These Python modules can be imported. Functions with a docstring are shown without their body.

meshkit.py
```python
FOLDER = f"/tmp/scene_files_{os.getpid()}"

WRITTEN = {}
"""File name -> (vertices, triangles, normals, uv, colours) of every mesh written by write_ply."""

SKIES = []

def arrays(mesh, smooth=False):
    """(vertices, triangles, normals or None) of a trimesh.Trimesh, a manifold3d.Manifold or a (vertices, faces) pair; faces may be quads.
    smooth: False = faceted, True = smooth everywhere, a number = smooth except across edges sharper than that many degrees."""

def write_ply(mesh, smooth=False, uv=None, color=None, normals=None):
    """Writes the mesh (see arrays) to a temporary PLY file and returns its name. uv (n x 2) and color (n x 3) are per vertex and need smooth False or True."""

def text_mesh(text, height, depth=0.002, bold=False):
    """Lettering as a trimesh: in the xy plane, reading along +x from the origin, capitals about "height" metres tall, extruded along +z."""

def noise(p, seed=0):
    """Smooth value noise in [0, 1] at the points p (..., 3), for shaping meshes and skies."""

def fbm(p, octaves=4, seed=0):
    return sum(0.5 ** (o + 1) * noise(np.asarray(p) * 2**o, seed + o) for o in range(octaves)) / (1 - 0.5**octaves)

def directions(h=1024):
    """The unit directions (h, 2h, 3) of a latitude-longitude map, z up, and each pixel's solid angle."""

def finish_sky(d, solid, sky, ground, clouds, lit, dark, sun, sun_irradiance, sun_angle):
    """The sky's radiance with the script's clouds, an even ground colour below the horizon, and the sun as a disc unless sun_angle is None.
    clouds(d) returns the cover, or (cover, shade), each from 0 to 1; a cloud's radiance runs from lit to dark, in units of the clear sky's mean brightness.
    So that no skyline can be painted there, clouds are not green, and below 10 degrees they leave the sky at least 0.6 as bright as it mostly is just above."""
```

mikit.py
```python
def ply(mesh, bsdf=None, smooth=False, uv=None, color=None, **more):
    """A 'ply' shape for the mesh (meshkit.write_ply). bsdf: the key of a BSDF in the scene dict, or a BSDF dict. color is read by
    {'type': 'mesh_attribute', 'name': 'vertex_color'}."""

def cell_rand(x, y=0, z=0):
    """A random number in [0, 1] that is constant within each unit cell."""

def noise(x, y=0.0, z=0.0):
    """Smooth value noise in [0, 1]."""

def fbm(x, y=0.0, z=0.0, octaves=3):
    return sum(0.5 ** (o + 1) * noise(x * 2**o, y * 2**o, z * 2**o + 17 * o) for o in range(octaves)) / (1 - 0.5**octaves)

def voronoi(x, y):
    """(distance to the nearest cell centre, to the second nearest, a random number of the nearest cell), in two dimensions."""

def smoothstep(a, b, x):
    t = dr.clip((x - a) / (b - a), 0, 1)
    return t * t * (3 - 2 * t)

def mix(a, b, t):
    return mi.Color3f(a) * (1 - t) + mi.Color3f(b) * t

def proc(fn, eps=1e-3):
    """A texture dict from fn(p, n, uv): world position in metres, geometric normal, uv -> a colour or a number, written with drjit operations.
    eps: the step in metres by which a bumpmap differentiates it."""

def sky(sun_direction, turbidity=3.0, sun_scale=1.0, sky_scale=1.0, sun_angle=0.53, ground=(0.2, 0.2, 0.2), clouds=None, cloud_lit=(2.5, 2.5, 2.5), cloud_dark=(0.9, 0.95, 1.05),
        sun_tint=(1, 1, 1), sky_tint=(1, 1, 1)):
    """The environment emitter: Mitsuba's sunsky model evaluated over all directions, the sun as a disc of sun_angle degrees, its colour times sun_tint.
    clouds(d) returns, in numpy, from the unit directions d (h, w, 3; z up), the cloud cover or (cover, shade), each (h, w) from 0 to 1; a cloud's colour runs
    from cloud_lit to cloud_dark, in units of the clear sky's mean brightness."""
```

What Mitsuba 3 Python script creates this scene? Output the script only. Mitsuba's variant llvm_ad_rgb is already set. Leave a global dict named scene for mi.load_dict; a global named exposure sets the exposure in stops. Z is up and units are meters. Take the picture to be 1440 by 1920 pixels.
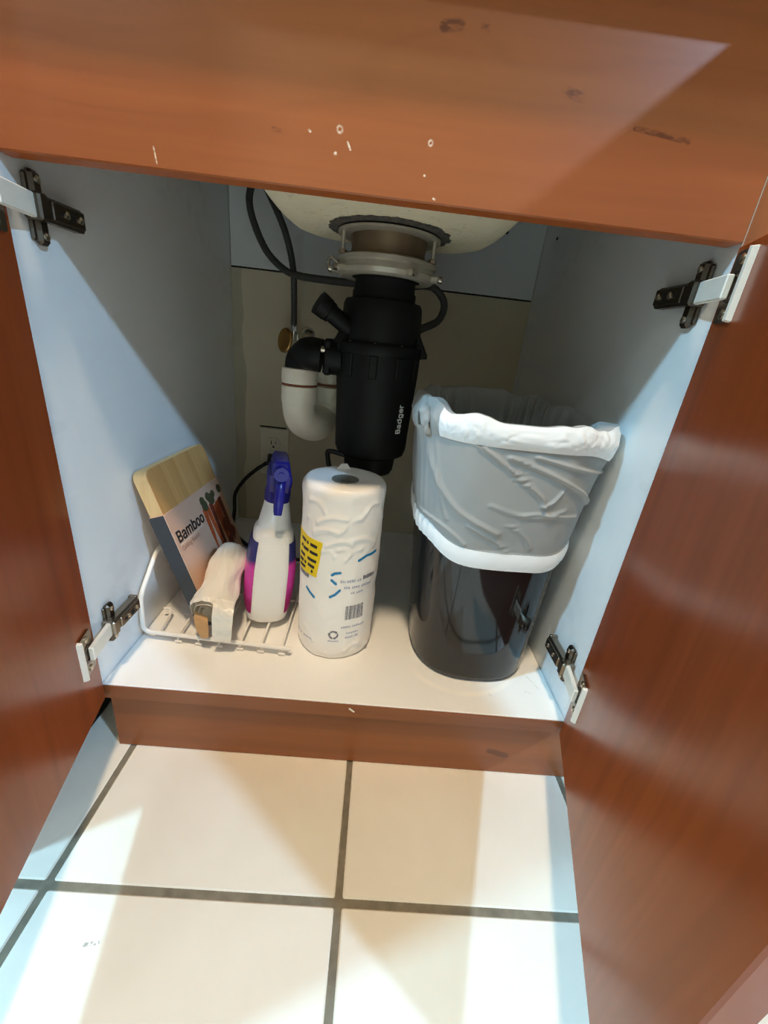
import math
import numpy as np
import trimesh
import manifold3d as m3
import drjit as dr
import mitsuba as mi
import mikit
import meshkit
from shapely.geometry import Polygon, Point, box as sbox
from mikit import noise, fbm, smoothstep, mix, proc

PI = math.pi
T = mi.ScalarTransform4f
scene, labels = {}, {}

# ------------------------------------------------------------------ camera
# world: x along the cabinet front, y into the cabinet, z up; z = 0 is the cabinet's deck, y = 0 its front plane
EYE = [0.34044, -0.43328, 0.47299]
FWD = [0.03799848, 0.92370198, -0.38122273]
DOWN = [0.09737006, -0.3831054, -0.91855829]
scene['camera'] = {'type': 'perspective', 'fov': 85.5479, 'fov_axis': 'x', 'near_clip': 0.01, 'far_clip': 50.0,
                   'to_world': T().look_at(origin=EYE, target=[EYE[i] + FWD[i] for i in range(3)], up=[-v for v in DOWN])}
exposure = -0.47

# ------------------------------------------------------------------ sizes
W, D = 0.65, 0.58            # inner width of the cabinet, distance to the wall behind
FLOOR = -0.13
CEIL = 2.27
X0, X1, Y0 = -2.3, 3.2, -3.2     # the kitchen
RAIL0, CT0, CT1 = 0.585, 0.74, 0.778

# ------------------------------------------------------------------ lamps (position, radius, radiance)
LAMPS = [((2.30, -1.80), 0.085, (930.0, 1560.0, 2300.0), 'white ceiling downlight over the right side of the kitchen'),
         ((-1.40, -0.95), 0.085, (640.0, 1260.0, 1740.0), 'white ceiling downlight over the left side of the kitchen'),
         ((-1.30, -2.20), 0.085, (110.0, 145.0, 155.0), 'white ceiling downlight at the far left of the kitchen'),
         ((0.28, -0.62), 0.085, (640.0, 488.0, 325.0), 'warm ceiling downlight in front of the sink cabinet')]


# ------------------------------------------------------------------ helpers
def srgb(r, g, b):
    f = lambda v: v / 255 / 12.92 if v / 255 <= 0.04045 else ((v / 255 + 0.055) / 1.055) ** 2.4
    return [f(r), f(g), f(b)]


def rgb(c):
    return {'type': 'rgb', 'value': [float(v) for v in c]}


def mat(name, color, rough=0.5, spec=0.5, metallic=0.0, bump=None, bump_scale=1.0, **more):
    b = {'type': 'principled', 'base_color': color if isinstance(color, dict) else rgb(color), 'roughness': rough,
         'specular': spec, 'metallic': metallic, **more}
    if bump is not None:
        b = {'type': 'bumpmap', 'arbitrary': proc(bump), 'scale': bump_scale, 'bsdf': b}
    scene['mat_' + name] = {'type': 'twosided', 'bsdf': b}
    return 'mat_' + name


def numbered(key):
    if key not in scene and key not in holders:
        return key
    n = 1
    while f'{key}_{n:03d}' in scene or f'{key}_{n:03d}' in holders:
        n += 1
    return f'{key}_{n:03d}'


holders = set()


def thing(name, label=None, cat=None, group=None, parent=None, kind=None):
    """A holder key that its parts' keys start with."""
    key = numbered((parent + '__' if parent else '') + name)
    holders.add(key)
    if label or kind:
        labels[key] = {}
        if label: labels[key]['label'] = label
        if cat: labels[key]['category'] = cat
        if group: labels[key]['group'] = group
        if kind: labels[key]['kind'] = kind
    return key


def obj(name, mesh, m, parent=None, smooth=False, label=None, cat=None, group=None, kind=None, **more):
    key = numbered((parent + '__' if parent else '') + name)
    scene[key] = mikit.ply(mesh, m, smooth=smooth, **more)
    if label or cat or kind:
        labels[key] = {k: v for k, v in (('label', label), ('category', cat), ('group', group), ('kind', kind)) if v}
    return key


def join(*ms):
    return trimesh.util.concatenate([x for x in ms])


def rbox(lo, hi, r=0.001):
    """A box with chamfered edges."""
    lo, hi = np.array(lo, float), np.array(hi, float)
    r = min(r, 0.49 * float((hi - lo).min()))
    c, h = (lo + hi) / 2, (hi - lo) / 2
    pts = []
    for s in np.ndindex(2, 2, 2):
        s = np.array(s) * 2 - 1
        for k in range(3):
            q = h - r
            q[k] = h[k]
            pts.append(c + s * q)
    return trimesh.convex.convex_hull(np.array(pts))


def sphere(c, r, sub=2):
    s = trimesh.creation.icosphere(subdivisions=sub, radius=1.0)
    s.apply_scale(r)
    s.apply_translation(c)
    return s


def hull(pts):
    return trimesh.convex.convex_hull(np.asarray(pts, float))


def grid_mesh(P, closed_u=True, cap0=False, cap1=False):
    """P: (rows, n, 3) -> quads between consecutive rows; n runs around when closed_u."""
    R, n = P.shape[:2]
    v = [P.reshape(-1, 3)]
    i, j = np.meshgrid(np.arange(R - 1), np.arange(n if closed_u else n - 1), indexing='ij')
    j2 = (j + 1) % n
    q = np.stack([i * n + j, i * n + j2, (i + 1) * n + j2, (i + 1) * n + j], -1).reshape(-1, 4)
    f = [q[:, [0, 1, 2]], q[:, [0, 2, 3]]]
    cnt = R * n
    if cap0:
        v.append(P[0].mean(0)[None]); k = np.arange(n)
        f.append(np.stack([(k + 1) % n, k, np.full(n, cnt)], -1)); cnt += 1
    if cap1:
        v.append(P[-1].mean(0)[None]); k = np.arange(n) + (R - 1) * n
        f.append(np.stack([k, (np.arange(n) + 1) % n + (R - 1) * n, np.full(n, cnt)], -1)); cnt += 1
    return trimesh.Trimesh(np.vstack(v), np.vstack(f), process=False)


def lathe(profile, n=40, center=(0, 0), z0=0.0):
    """profile: (r, z) from bottom to top."""
    a = np.linspace(0, 2 * PI, n, endpoint=False)
    P = np.array([[[center[0] + r * math.cos(t), center[1] + r * math.sin(t), z + z0] for t in a] for r, z in profile])
    return grid_mesh(P, True, profile[0][0] > 1e-6 and False, False)


def sloop(a, ax, ay, e):
    c, s = np.cos(a), np.sin(a)
    return np.stack([np.sign(c) * np.abs(c) ** (2 / e) * ax, np.sign(s) * np.abs(s) ** (2 / e) * ay], -1)


def loft(sections, n=64, cap0=True, cap1=True):
    """sections: (z, cx, cy, ax, ay, exponent)."""
    a = np.linspace(0, 2 * PI, n, endpoint=False)
    P = []
    for z, cx, cy, ax, ay, e in sections:
        xy = sloop(a, ax, ay, e)
        P.append(np.column_stack([xy[:, 0] + cx, xy[:, 1] + cy, np.full(n, z)]))
    return grid_mesh(np.array(P), True, cap0, cap1)


def spline(pts, per=10):
    p = np.array(pts, float)
    if len(p) < 3:
        return np.array([p[0] + (p[-1] - p[0]) * t for t in np.linspace(0, 1, per)])
    q = np.vstack([2 * p[0] - p[1], p, 2 * p[-1] - p[-2]])
    out = []
    for i in range(1, len(q) - 2):
        for t in np.linspace(0, 1, per, endpoint=False):
            a, b, c, d = q[i - 1], q[i], q[i + 1], q[i + 2]
            out.append(0.5 * (2 * b + (c - a) * t + (2 * a - 5 * b + 4 * c - d) * t * t + (3 * b - a - 3 * c + d) * t ** 3))
    return np.array(out + [p[-1]])


def tube(path, r, sides=12, caps=True):
    p = np.asarray(path, float)
    t = np.gradient(p, axis=0)
    t /= np.linalg.norm(t, axis=1, keepdims=True) + 1e-12
    rr = np.broadcast_to(r, (len(p),))
    u = np.cross(t[0], [0, 0, 1.0])
    if np.linalg.norm(u) < 1e-3:
        u = np.cross(t[0], [1.0, 0, 0])
    u /= np.linalg.norm(u)
    ang = np.arange(sides) * 2 * PI / sides
    P = []
    for k in range(len(p)):
        u = u - t[k] * (u @ t[k])
        u /= np.linalg.norm(u)
        w = np.cross(t[k], u)
        P.append(p[k] + rr[k] * (np.cos(ang)[:, None] * u + np.sin(ang)[:, None] * w))
    return grid_mesh(np.array(P), True, caps, caps)


def cyl(a, b, r, sides=20, r2=None):
    return tube(np.array([a, b], float), np.array([r, r if r2 is None else r2]), sides)


def bent(pts, r, rad=0.012, sides=12, per=6):
    """A rod along a polyline with rounded corners."""
    p = [np.array(q, float) for q in pts]
    out = [p[0]]
    for i in range(1, len(p) - 1):
        a, b = p[i - 1] - p[i], p[i + 1] - p[i]
        k = min(rad, 0.45 * np.linalg.norm(a), 0.45 * np.linalg.norm(b))
        A, B = p[i] + a / np.linalg.norm(a) * k, p[i] + b / np.linalg.norm(b) * k
        for t in np.linspace(0, 1, per):
            out.append((1 - t) ** 2 * A + 2 * t * (1 - t) * p[i] + t * t * B)
    out.append(p[-1])
    return tube(np.array(out), r, sides)


def frame(o, ex, ey, ez):
    M = np.eye(4)
    M[:3, 0], M[:3, 1], M[:3, 2], M[:3, 3] = ex, ey, ez, o
    return M


def moved(m, M):
    m = m.copy()
    m.apply_transform(M)
    return m


def unit(v):
    v = np.asarray(v, float)
    return v / np.linalg.norm(v)


# ------------------------------------------------------------------ materials
def capsule(px, py, ax, ay, bx, by, r):
    """1 inside a short stroke from a to b, 0 outside."""
    dx, dy = bx - ax, by - ay
    t = dr.clip(((px - ax) * dx + (py - ay) * dy) / (dx * dx + dy * dy + 1e-9), 0, 1)
    d = dr.sqrt(dr.square(px - ax - t * dx) + dr.square(py - ay - t * dy))
    return 1 - smoothstep(0.5 * r, r, d)


CH_D, CH_L, CH_R = srgb(128, 66, 30), srgb(186, 110, 58), srgb(160, 82, 44)


def cherry(u, v, seed):
    """Cherry laminate, grain along u."""
    warp = fbm(u * 3.0 + seed, v * 7.0, seed, octaves=3)
    fine = fbm(u * 9.0 + seed * 3, v * 260.0 + warp * 6, 1.3, octaves=2)
    broad = fbm(u * 2.2 + seed, v * 16.0 + warp * 3.0, 4.1, octaves=3)
    blot = noise(u * 6.0 + 11 + seed, v * 9.0, 2.2)
    c = mix(CH_D, CH_L, dr.clip(0.38 + 0.45 * broad + 0.22 * (fine - 0.5), 0, 1))
    c = mix(c, CH_R, 0.35 * blot)
    line = smoothstep(0.47, 0.5, broad) * (1 - smoothstep(0.5, 0.53, broad))
    streak = smoothstep(.45, .75, fbm(u * 1.5 + seed, v * 55.0 + warp * 2.5, 7.7, octaves=2))
    return c * (1 - 0.05 * line) * (1 - 0.14 * streak)


SCRATCH = [(.287, .627, .287, .6275, .0035), (.294, .6195, .2965, .615, .0011), (.284, .611, .2845, .6113, .0016), (.362, .626, .3622, .6262, .003),
           (.134, .600, .1357, .589, .0009), (.262, .624, .263, .6235, .0012), (.36, .604, .3605, .604, .0012), (.37, .589, .3712, .5885, .0012)]
DARK = [(.464, .670, .478, .667, .0028), (.527, .653, .573, .649, .0017), (.362, .697, .374, .699, .0032), (.393, .7005, .394, .699, .003), (.233, .622, .238, .6215, .0015)]


def rail_color(p, n, uv):
    c = cherry(p.x, p.z, 3.7) * mi.Color3f(0.90, 0.79, 0.66)
    k = mi.Float(0)
    for s in SCRATCH:
        k = dr.maximum(k, capsule(p.x, p.z, *s))
    # worn-through spots: pale chipboard with a whole centre
    hole = dr.maximum(capsule(p.x, p.z, .2868, .6272, .2870, .6275, .0017), capsule(p.x, p.z, .362, .626, .3622, .6262, .0012))
    rough = 0.45 + 0.55 * smoothstep(0.35, 0.6, noise(p.x * 700, p.z * 700, 3.0))
    c = mix(c, srgb(235, 205, 175), k * (1 - hole) * rough * 0.85)
    d = mi.Float(0)
    for s in DARK:
        q = capsule(p.x, p.z, *s[:4], s[4] * 1.5)
        d = dr.maximum(d, q * smoothstep(.2, .75, fbm(p.x * 160, p.z * 420, 1.0)))
    return c * (mi.Color3f(1) - d * mi.Color3f(.55, .62, .66))


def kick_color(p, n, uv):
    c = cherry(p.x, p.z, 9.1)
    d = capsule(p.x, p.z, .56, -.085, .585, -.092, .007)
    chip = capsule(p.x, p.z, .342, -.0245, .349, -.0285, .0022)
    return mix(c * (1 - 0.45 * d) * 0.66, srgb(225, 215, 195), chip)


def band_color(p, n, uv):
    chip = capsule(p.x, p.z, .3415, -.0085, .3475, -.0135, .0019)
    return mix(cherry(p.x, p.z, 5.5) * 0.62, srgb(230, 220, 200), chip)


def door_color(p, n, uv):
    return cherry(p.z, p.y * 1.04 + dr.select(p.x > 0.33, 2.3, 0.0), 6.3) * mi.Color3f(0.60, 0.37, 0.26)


def post_color(p, n, uv):
    return cherry(p.z, p.x * 1.0, 2.2) * 0.85


WOOD = dict(rough=0.34, spec=0.5)
mat('rail', proc(rail_color), clearcoat=0.35, clearcoat_gloss=0.75, **WOOD)
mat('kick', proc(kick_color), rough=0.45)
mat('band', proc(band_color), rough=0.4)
mat('door', proc(door_color), rough=0.25, spec=0.55)
mat('post', proc(post_color), **WOOD)


def melamine(p, n, uv):
    s = fbm(p.x * 6 + p.y * 5, p.z * 5, p.y * 4, octaves=3)
    smear = smoothstep(0.62, 0.8, noise(p.y * 14, p.z * 9, 5.0)) * smoothstep(0.5, 0.8, noise(p.y * 60, p.z * 60, 2.0))
    return mix(srgb(212, 217, 219), srgb(222, 225, 225), s) * (1 - 0.05 * smear)


mat('melamine', proc(melamine), rough=0.38, spec=0.4)


def deck_color(p, n, uv):
    c = mix(srgb(240, 240, 237), srgb(248, 248, 245), fbm(p.x * 5, p.y * 5, 1.0))
    ring = dr.sqrt(dr.square((p.x - .512) / .092) + dr.square((p.y - .118) / .084))
    ring = smoothstep(0.9, .97, ring) * (1 - smoothstep(1.0, 1.06, ring)) * smoothstep(.09, .06, p.y)
    c = mix(c, srgb(252, 250, 243), 0.85 * ring)
    m = dr.maximum(capsule(p.x, p.y, .618, .083, .630, .058, .0012), capsule(p.x, p.y, .606, .05, .614, .046, .001))
    m = dr.maximum(m, capsule(p.x, p.y, .548, .038, .551, .036, .0015))
    return c * (1 - 0.3 * m * noise(p.x * 300, p.y * 300, 0.5))


mat('deck', proc(deck_color), rough=0.4, spec=0.4)


def backwall_color(p, n, uv):
    c = mix(srgb(196, 184, 158), srgb(210, 200, 176), fbm(p.x * 7, p.z * 6, 2.0))
    edge = 0.012 + 0.018 * fbm(p.z * 16, 3.3, 1.0)
    bare = 1 - smoothstep(edge, edge + 0.003, p.x)
    return mix(c, srgb(172, 164, 146), bare * 0.8)


mat('backwall', proc(backwall_color), rough=0.8, spec=0.2, bump=lambda p, n, uv: fbm(p.x * 60, p.z * 60, 1.0), bump_scale=0.0015)
mat('panel_grey', proc(lambda p, n, uv: mix(srgb(205, 208, 208), srgb(216, 219, 219), fbm(p.x * 5, p.z * 6, 1.0))), rough=0.6)
mat('appliance', srgb(196, 196, 192), rough=0.4)
mat('dark_gap', srgb(22, 19, 16), rough=0.9)
mat('tile', proc(lambda p, n, uv: mix(srgb(226, 219, 202), srgb(238, 233, 219), fbm(p.x * 9, p.y * 9, 2.0)) *
                 (1 - 0.45 * capsule(p.x, p.y, .094, -.2105, .106, -.2085, .0022) * smoothstep(.35, .6, noise(p.x * 500, p.y * 500, 1.0)))),
    rough=0.28, spec=0.4, bump=lambda p, n, uv: fbm(p.x * 22, p.y * 22, 0.3), bump_scale=0.0012)
mat('grout', proc(lambda p, n, uv: mix(srgb(96, 90, 78), srgb(146, 137, 118), fbm(p.x * 90, p.y * 90, 0.3))), rough=0.95, spec=0.1)
mat('plaster', srgb(168, 158, 142), rough=0.9, spec=0.2)
mat('counter', proc(lambda p, n, uv: mix(srgb(52, 44, 38), srgb(110, 96, 84), noise(p.x * 170, p.y * 170, p.z * 170))), rough=0.25)
mat('nickel', srgb(150, 138, 122), rough=0.3, metallic=1.0)
mat('nickel_dark', srgb(92, 82, 72), rough=0.38, metallic=1.0)
mat('nickel_light', srgb(232, 230, 220), rough=0.45, metallic=0.3)
mat('screw', srgb(205, 196, 180), rough=0.25, metallic=1.0)
mat('black_plastic', srgb(13, 13, 13), rough=0.5, spec=0.22)
mat('black_satin', proc(lambda p, n, uv: mix(srgb(14, 14, 14), srgb(24, 24, 23), fbm(p.x * 40, p.y * 40, p.z * 14))), rough=0.5, spec=0.2)
mat('black_rubber', srgb(10, 10, 10), rough=0.7, spec=0.3)
mat('hose', srgb(62, 62, 60), rough=0.5)
mat('cord', srgb(14, 14, 15), rough=0.5)
mat('white_print', srgb(222, 222, 220), rough=0.5)
mat('sink', proc(lambda p, n, uv: mix(srgb(226, 214, 180), srgb(240, 230, 200), fbm(p.x * 30, p.y * 30, p.z * 30)) *
                 (1 - 0.12 * smoothstep(0.72, 0.85, noise(p.x * 240, p.y * 240, p.z * 240)))), rough=0.7,
    bump=lambda p, n, uv: fbm(p.x * 160, p.y * 160, p.z * 160), bump_scale=0.0012)
mat('putty', proc(lambda p, n, uv: mix(srgb(58, 54, 50), srgb(96, 90, 82), noise(p.x * 250, p.y * 250, p.z * 250))), rough=0.9)
mat('steel', proc(lambda p, n, uv: mix(srgb(168, 162, 146), srgb(206, 200, 184), fbm(p.x * 50, p.y * 50, p.z * 50))), rough=0.4, metallic=0.55)
mat('rust_steel', proc(lambda p, n, uv: mix(srgb(92, 76, 58), srgb(150, 130, 104), fbm(p.x * 40, p.y * 40, p.z * 25))), rough=0.5, metallic=0.7)
mat('pvc', proc(lambda p, n, uv: mix(srgb(222, 212, 192), srgb(236, 228, 210), fbm(p.x * 30, p.y * 30, p.z * 22))), rough=0.4)
mat('grime', srgb(110, 62, 36), rough=0.8)
mat('brass', srgb(176, 138, 84), rough=0.35, metallic=1.0)
mat('chrome', srgb(225, 222, 215), rough=0.15, metallic=1.0)
mat('outlet', srgb(216, 208, 188), rough=0.4)
mat('wire', srgb(240, 238, 232), rough=0.35)


def bamboo(p, n, uv):
    y = p.y + 0.02 * p.z
    strip = mikit.cell_rand(dr.floor(y * 75), 3.0, 1.0)
    grain = fbm(y * 420, p.z * 10, p.x * 10, octaves=2)
    knot = smoothstep(.82, .9, noise(y * 75, p.z * 26, strip * 40))
    return mix(srgb(172, 124, 70), srgb(208, 162, 104), 0.25 + 0.4 * strip + 0.35 * grain) * (1 - 0.22 * knot)


mat('bamboo', proc(bamboo), rough=0.45)
mat('bamboo_edge', proc(lambda p, n, uv: mix(srgb(208, 168, 112), srgb(236, 204, 150), fbm(p.x * 160, p.z * 14, p.y * 20))), rough=0.5)
mat('sleeve', proc(lambda p, n, uv: mix(srgb(196, 158, 136), srgb(206, 170, 146), fbm(p.y * 20, p.z * 14, 0.5))), rough=0.55)
mat('sleeve_edge', srgb(56, 60, 66), rough=0.5)
mat('ink', srgb(34, 30, 30), rough=0.6)
mat('ink_soft', srgb(150, 112, 96), rough=0.6)
mat('carrot', proc(lambda p, n, uv: mix(srgb(150, 62, 30), srgb(190, 92, 50), fbm(p.y * 60, p.z * 120, 0.5))), rough=0.55)
mat('carrot_dark', srgb(112, 46, 30), rough=0.55)
mat('leaf', proc(lambda p, n, uv: mix(srgb(44, 48, 32), srgb(88, 84, 52), noise(p.y * 260, p.z * 260, 0.5))), rough=0.6)
mat('film', srgb(238, 234, 224), rough=0.35, spec=0.5)
mat('film_dull', srgb(214, 206, 192), rough=0.6)
mat('kraft', srgb(190, 150, 104), rough=0.7)
mat('hdpe', srgb(238, 238, 236), rough=0.38, spec=0.5)
mat('blue_plastic', srgb(25, 23, 116), rough=0.3, spec=0.5)


def bottle_label(p, n, uv):
    c = mix(srgb(150, 20, 100), srgb(205, 60, 165), smoothstep(.06, .10, p.z + .02 * noise(p.z * 90, p.x * 60, 2.)))
    return mix(c, srgb(44, 46, 110), smoothstep(.125, .14, p.z + .012 * noise(p.z * 60, p.y * 60, 1.)))


mat('bottle_label', proc(bottle_label), rough=0.35)
mat('towel_film', proc(lambda p, n, uv: mix(srgb(243, 241, 236), srgb(250, 248, 245), fbm(p.x * 20, p.y * 20, p.z * 20))), rough=0.36, spec=0.5)
mat('core', srgb(128, 124, 112), rough=0.6)
mat('yellow', srgb(238, 208, 8), rough=0.45)
mat('print_blue', srgb(24, 120, 178), rough=0.45)
mat('print_grey', srgb(176, 178, 198), rough=0.5)
mat('print_dark', srgb(112, 110, 122), rough=0.5)
mat('bin', srgb(20, 21, 23), rough=0.07, spec=0.6)
scene['mat_bag'] = {'type': 'principledthin', 'base_color': rgb(srgb(218, 219, 217)), 'roughness': 0.4, 'spec_trans': 0.0, 'diff_trans': 1.0}
scene['mat_bag_band'] = {'type': 'principledthin', 'base_color': rgb(srgb(250, 251, 251)), 'roughness': 0.4, 'spec_trans': 0.0, 'diff_trans': 0.12}

# ------------------------------------------------------------------ the kitchen's shell
obj('wall_back', rbox([X0, D, FLOOR - .1], [X1, D + .1, CEIL + .1], .0005), 'mat_backwall', kind='structure', label='cream painted wall behind the open sink cabinet', )
obj('upper_panel', rbox([0.0015, D - .004, .5845], [W - .0015, D, CT0 - .001], .0008), 'mat_panel_grey', 'wall_back', label='grey board covering the top of the back wall')
obj('seam', rbox([0.0015, D - .0015, .5815], [W - .0015, D + .0005, .5844], .0003), 'mat_dark_gap', 'wall_back', label='dark seam under the grey board')
obj('bore_hole', lathe([(0, 0), (.004, 0), (.004, .0012), (0, .0012)], 14).apply_transform(frame([.568, D - .0035, .703], [1, 0, 0], [0, 0, 1], [0, -1, 0])), 'mat_dark_gap', 'wall_back')
obj('bore_hole', lathe([(0, 0), (.0025, 0), (.0025, .0012), (0, .0012)], 14).apply_transform(frame([W - .0005, .5, .685], [0, 1, 0], [0, 0, 1], [-1, 0, 0])), 'mat_dark_gap', 'wall_back')
obj('cut_gap', rbox([.058, D - .0012, .2475], [.122, D + .0005, .2505], .0003), 'mat_dark_gap', 'wall_back', label='dark saw cut above the outlet')
obj('wall_left', rbox([X0 - .1, Y0, FLOOR - .1], [X0, D, CEIL + .1]), 'mat_plaster', kind='structure')
obj('wall_right', rbox([X1, Y0, FLOOR - .1], [X1 + .1, D, CEIL + .1]), 'mat_plaster', kind='structure')
obj('wall_rear', rbox([X0, Y0 - .1, FLOOR - .1], [X1, Y0, CEIL + .1]), 'mat_plaster', kind='structure')
obj('ceiling', rbox([X0, Y0, CEIL], [X1, D, CEIL + .1]), 'mat_plaster', kind='structure')
fl = obj('floor', rbox([X0, Y0, FLOOR - .1], [X1, D, FLOOR - .002], .0005), 'mat_grout', kind='structure', label='tiled kitchen floor with dark grout joints')
PITCH, JOINT, GX, GY = 0.329, 0.0088, 0.350, -0.163
near, far = [], []
for i in range(-8, 9):
    for j in range(-10, 3):
        lo = [GX + i * PITCH + JOINT / 2, GY + j * PITCH + JOINT / 2]
        hi = [lo[0] + PITCH - JOINT, lo[1] + PITCH - JOINT]
        lo, hi = np.maximum(lo, [X0 + .002, Y0 + .002]), np.minimum(hi, [X1 - .002, D - .002])
        if (hi - lo).min() < .02:
            continue
        (near if -4 <= i <= 3 and -4 <= j <= 1 else far).append(rbox([*lo, FLOOR - .008], [*hi, FLOOR], .0016))
for t in near:
    obj('tile', t, 'mat_tile', fl)
obj('tile_field', join(*far), 'mat_tile', fl, kind='stuff')

for (x, y), r, power, label in LAMPS:
    lamp = thing('ceiling_lamp', label, 'lamp')
    ring = lathe([(r, 0), (r + .022, 0), (r + .024, .006), (r + .024, .012), (r, .012), (r, 0)], 40, (x, y), CEIL - .0122)
    obj('trim_ring', ring, 'mat_plaster', lamp, smooth=40)
    a = np.linspace(0, 2 * PI, 40, endpoint=False)
    disc = trimesh.Trimesh(np.vstack([np.column_stack([x + r * np.cos(a), y + r * np.sin(a), np.full(40, CEIL - .009)]), [[x, y, CEIL - .009]]]),
                           [[(k + 1) % 40, k, 40] for k in range(40)], process=False)
    key = obj('diffuser', disc, 'mat_plaster', lamp)
    scene[key]['emitter'] = {'type': 'area', 'radiance': rgb(power)}

# ------------------------------------------------------------------ the sink cabinet
cab = thing('sink_cabinet', 'open cherry wood sink base cabinet with a white interior and two doors', 'cabinet')
PT = .018
obj('side_panel', rbox([-PT, .0012, -.024], [0, D - .001, CT0 - .001], .0006), 'mat_melamine', cab, label='white side panel')
obj('side_panel', rbox([W, .0012, -.024], [W + PT, D - .001, CT0 - .001], .0006), 'mat_melamine', cab, label='white side panel')
obj('edge_band', rbox([-PT, 0, -.024], [0, .0011, CT0 - .001], .0003), 'mat_post', cab)
obj('edge_band', rbox([W, 0, -.024], [W + PT, .0011, CT0 - .001], .0003), 'mat_post', cab)
obj('filler_strip', rbox([W + PT + .0008, .0005, -.024], [W + PT + .055, .02, CT0 - .001], .001), 'mat_post', cab)
obj('deck', rbox([.0008, .0012, -.018], [W - .0008, D - .001, 0], .0008), 'mat_deck', cab, label='cream white cabinet floor')
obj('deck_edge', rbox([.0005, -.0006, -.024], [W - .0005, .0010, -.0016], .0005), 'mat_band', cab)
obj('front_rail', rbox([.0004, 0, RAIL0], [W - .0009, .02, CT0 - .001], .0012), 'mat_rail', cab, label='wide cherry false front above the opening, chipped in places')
obj('toe_kick', rbox([.001, .011, FLOOR + .0005], [W + PT + .055, .027, -.0245], .0006), 'mat_kick', cab)

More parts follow.
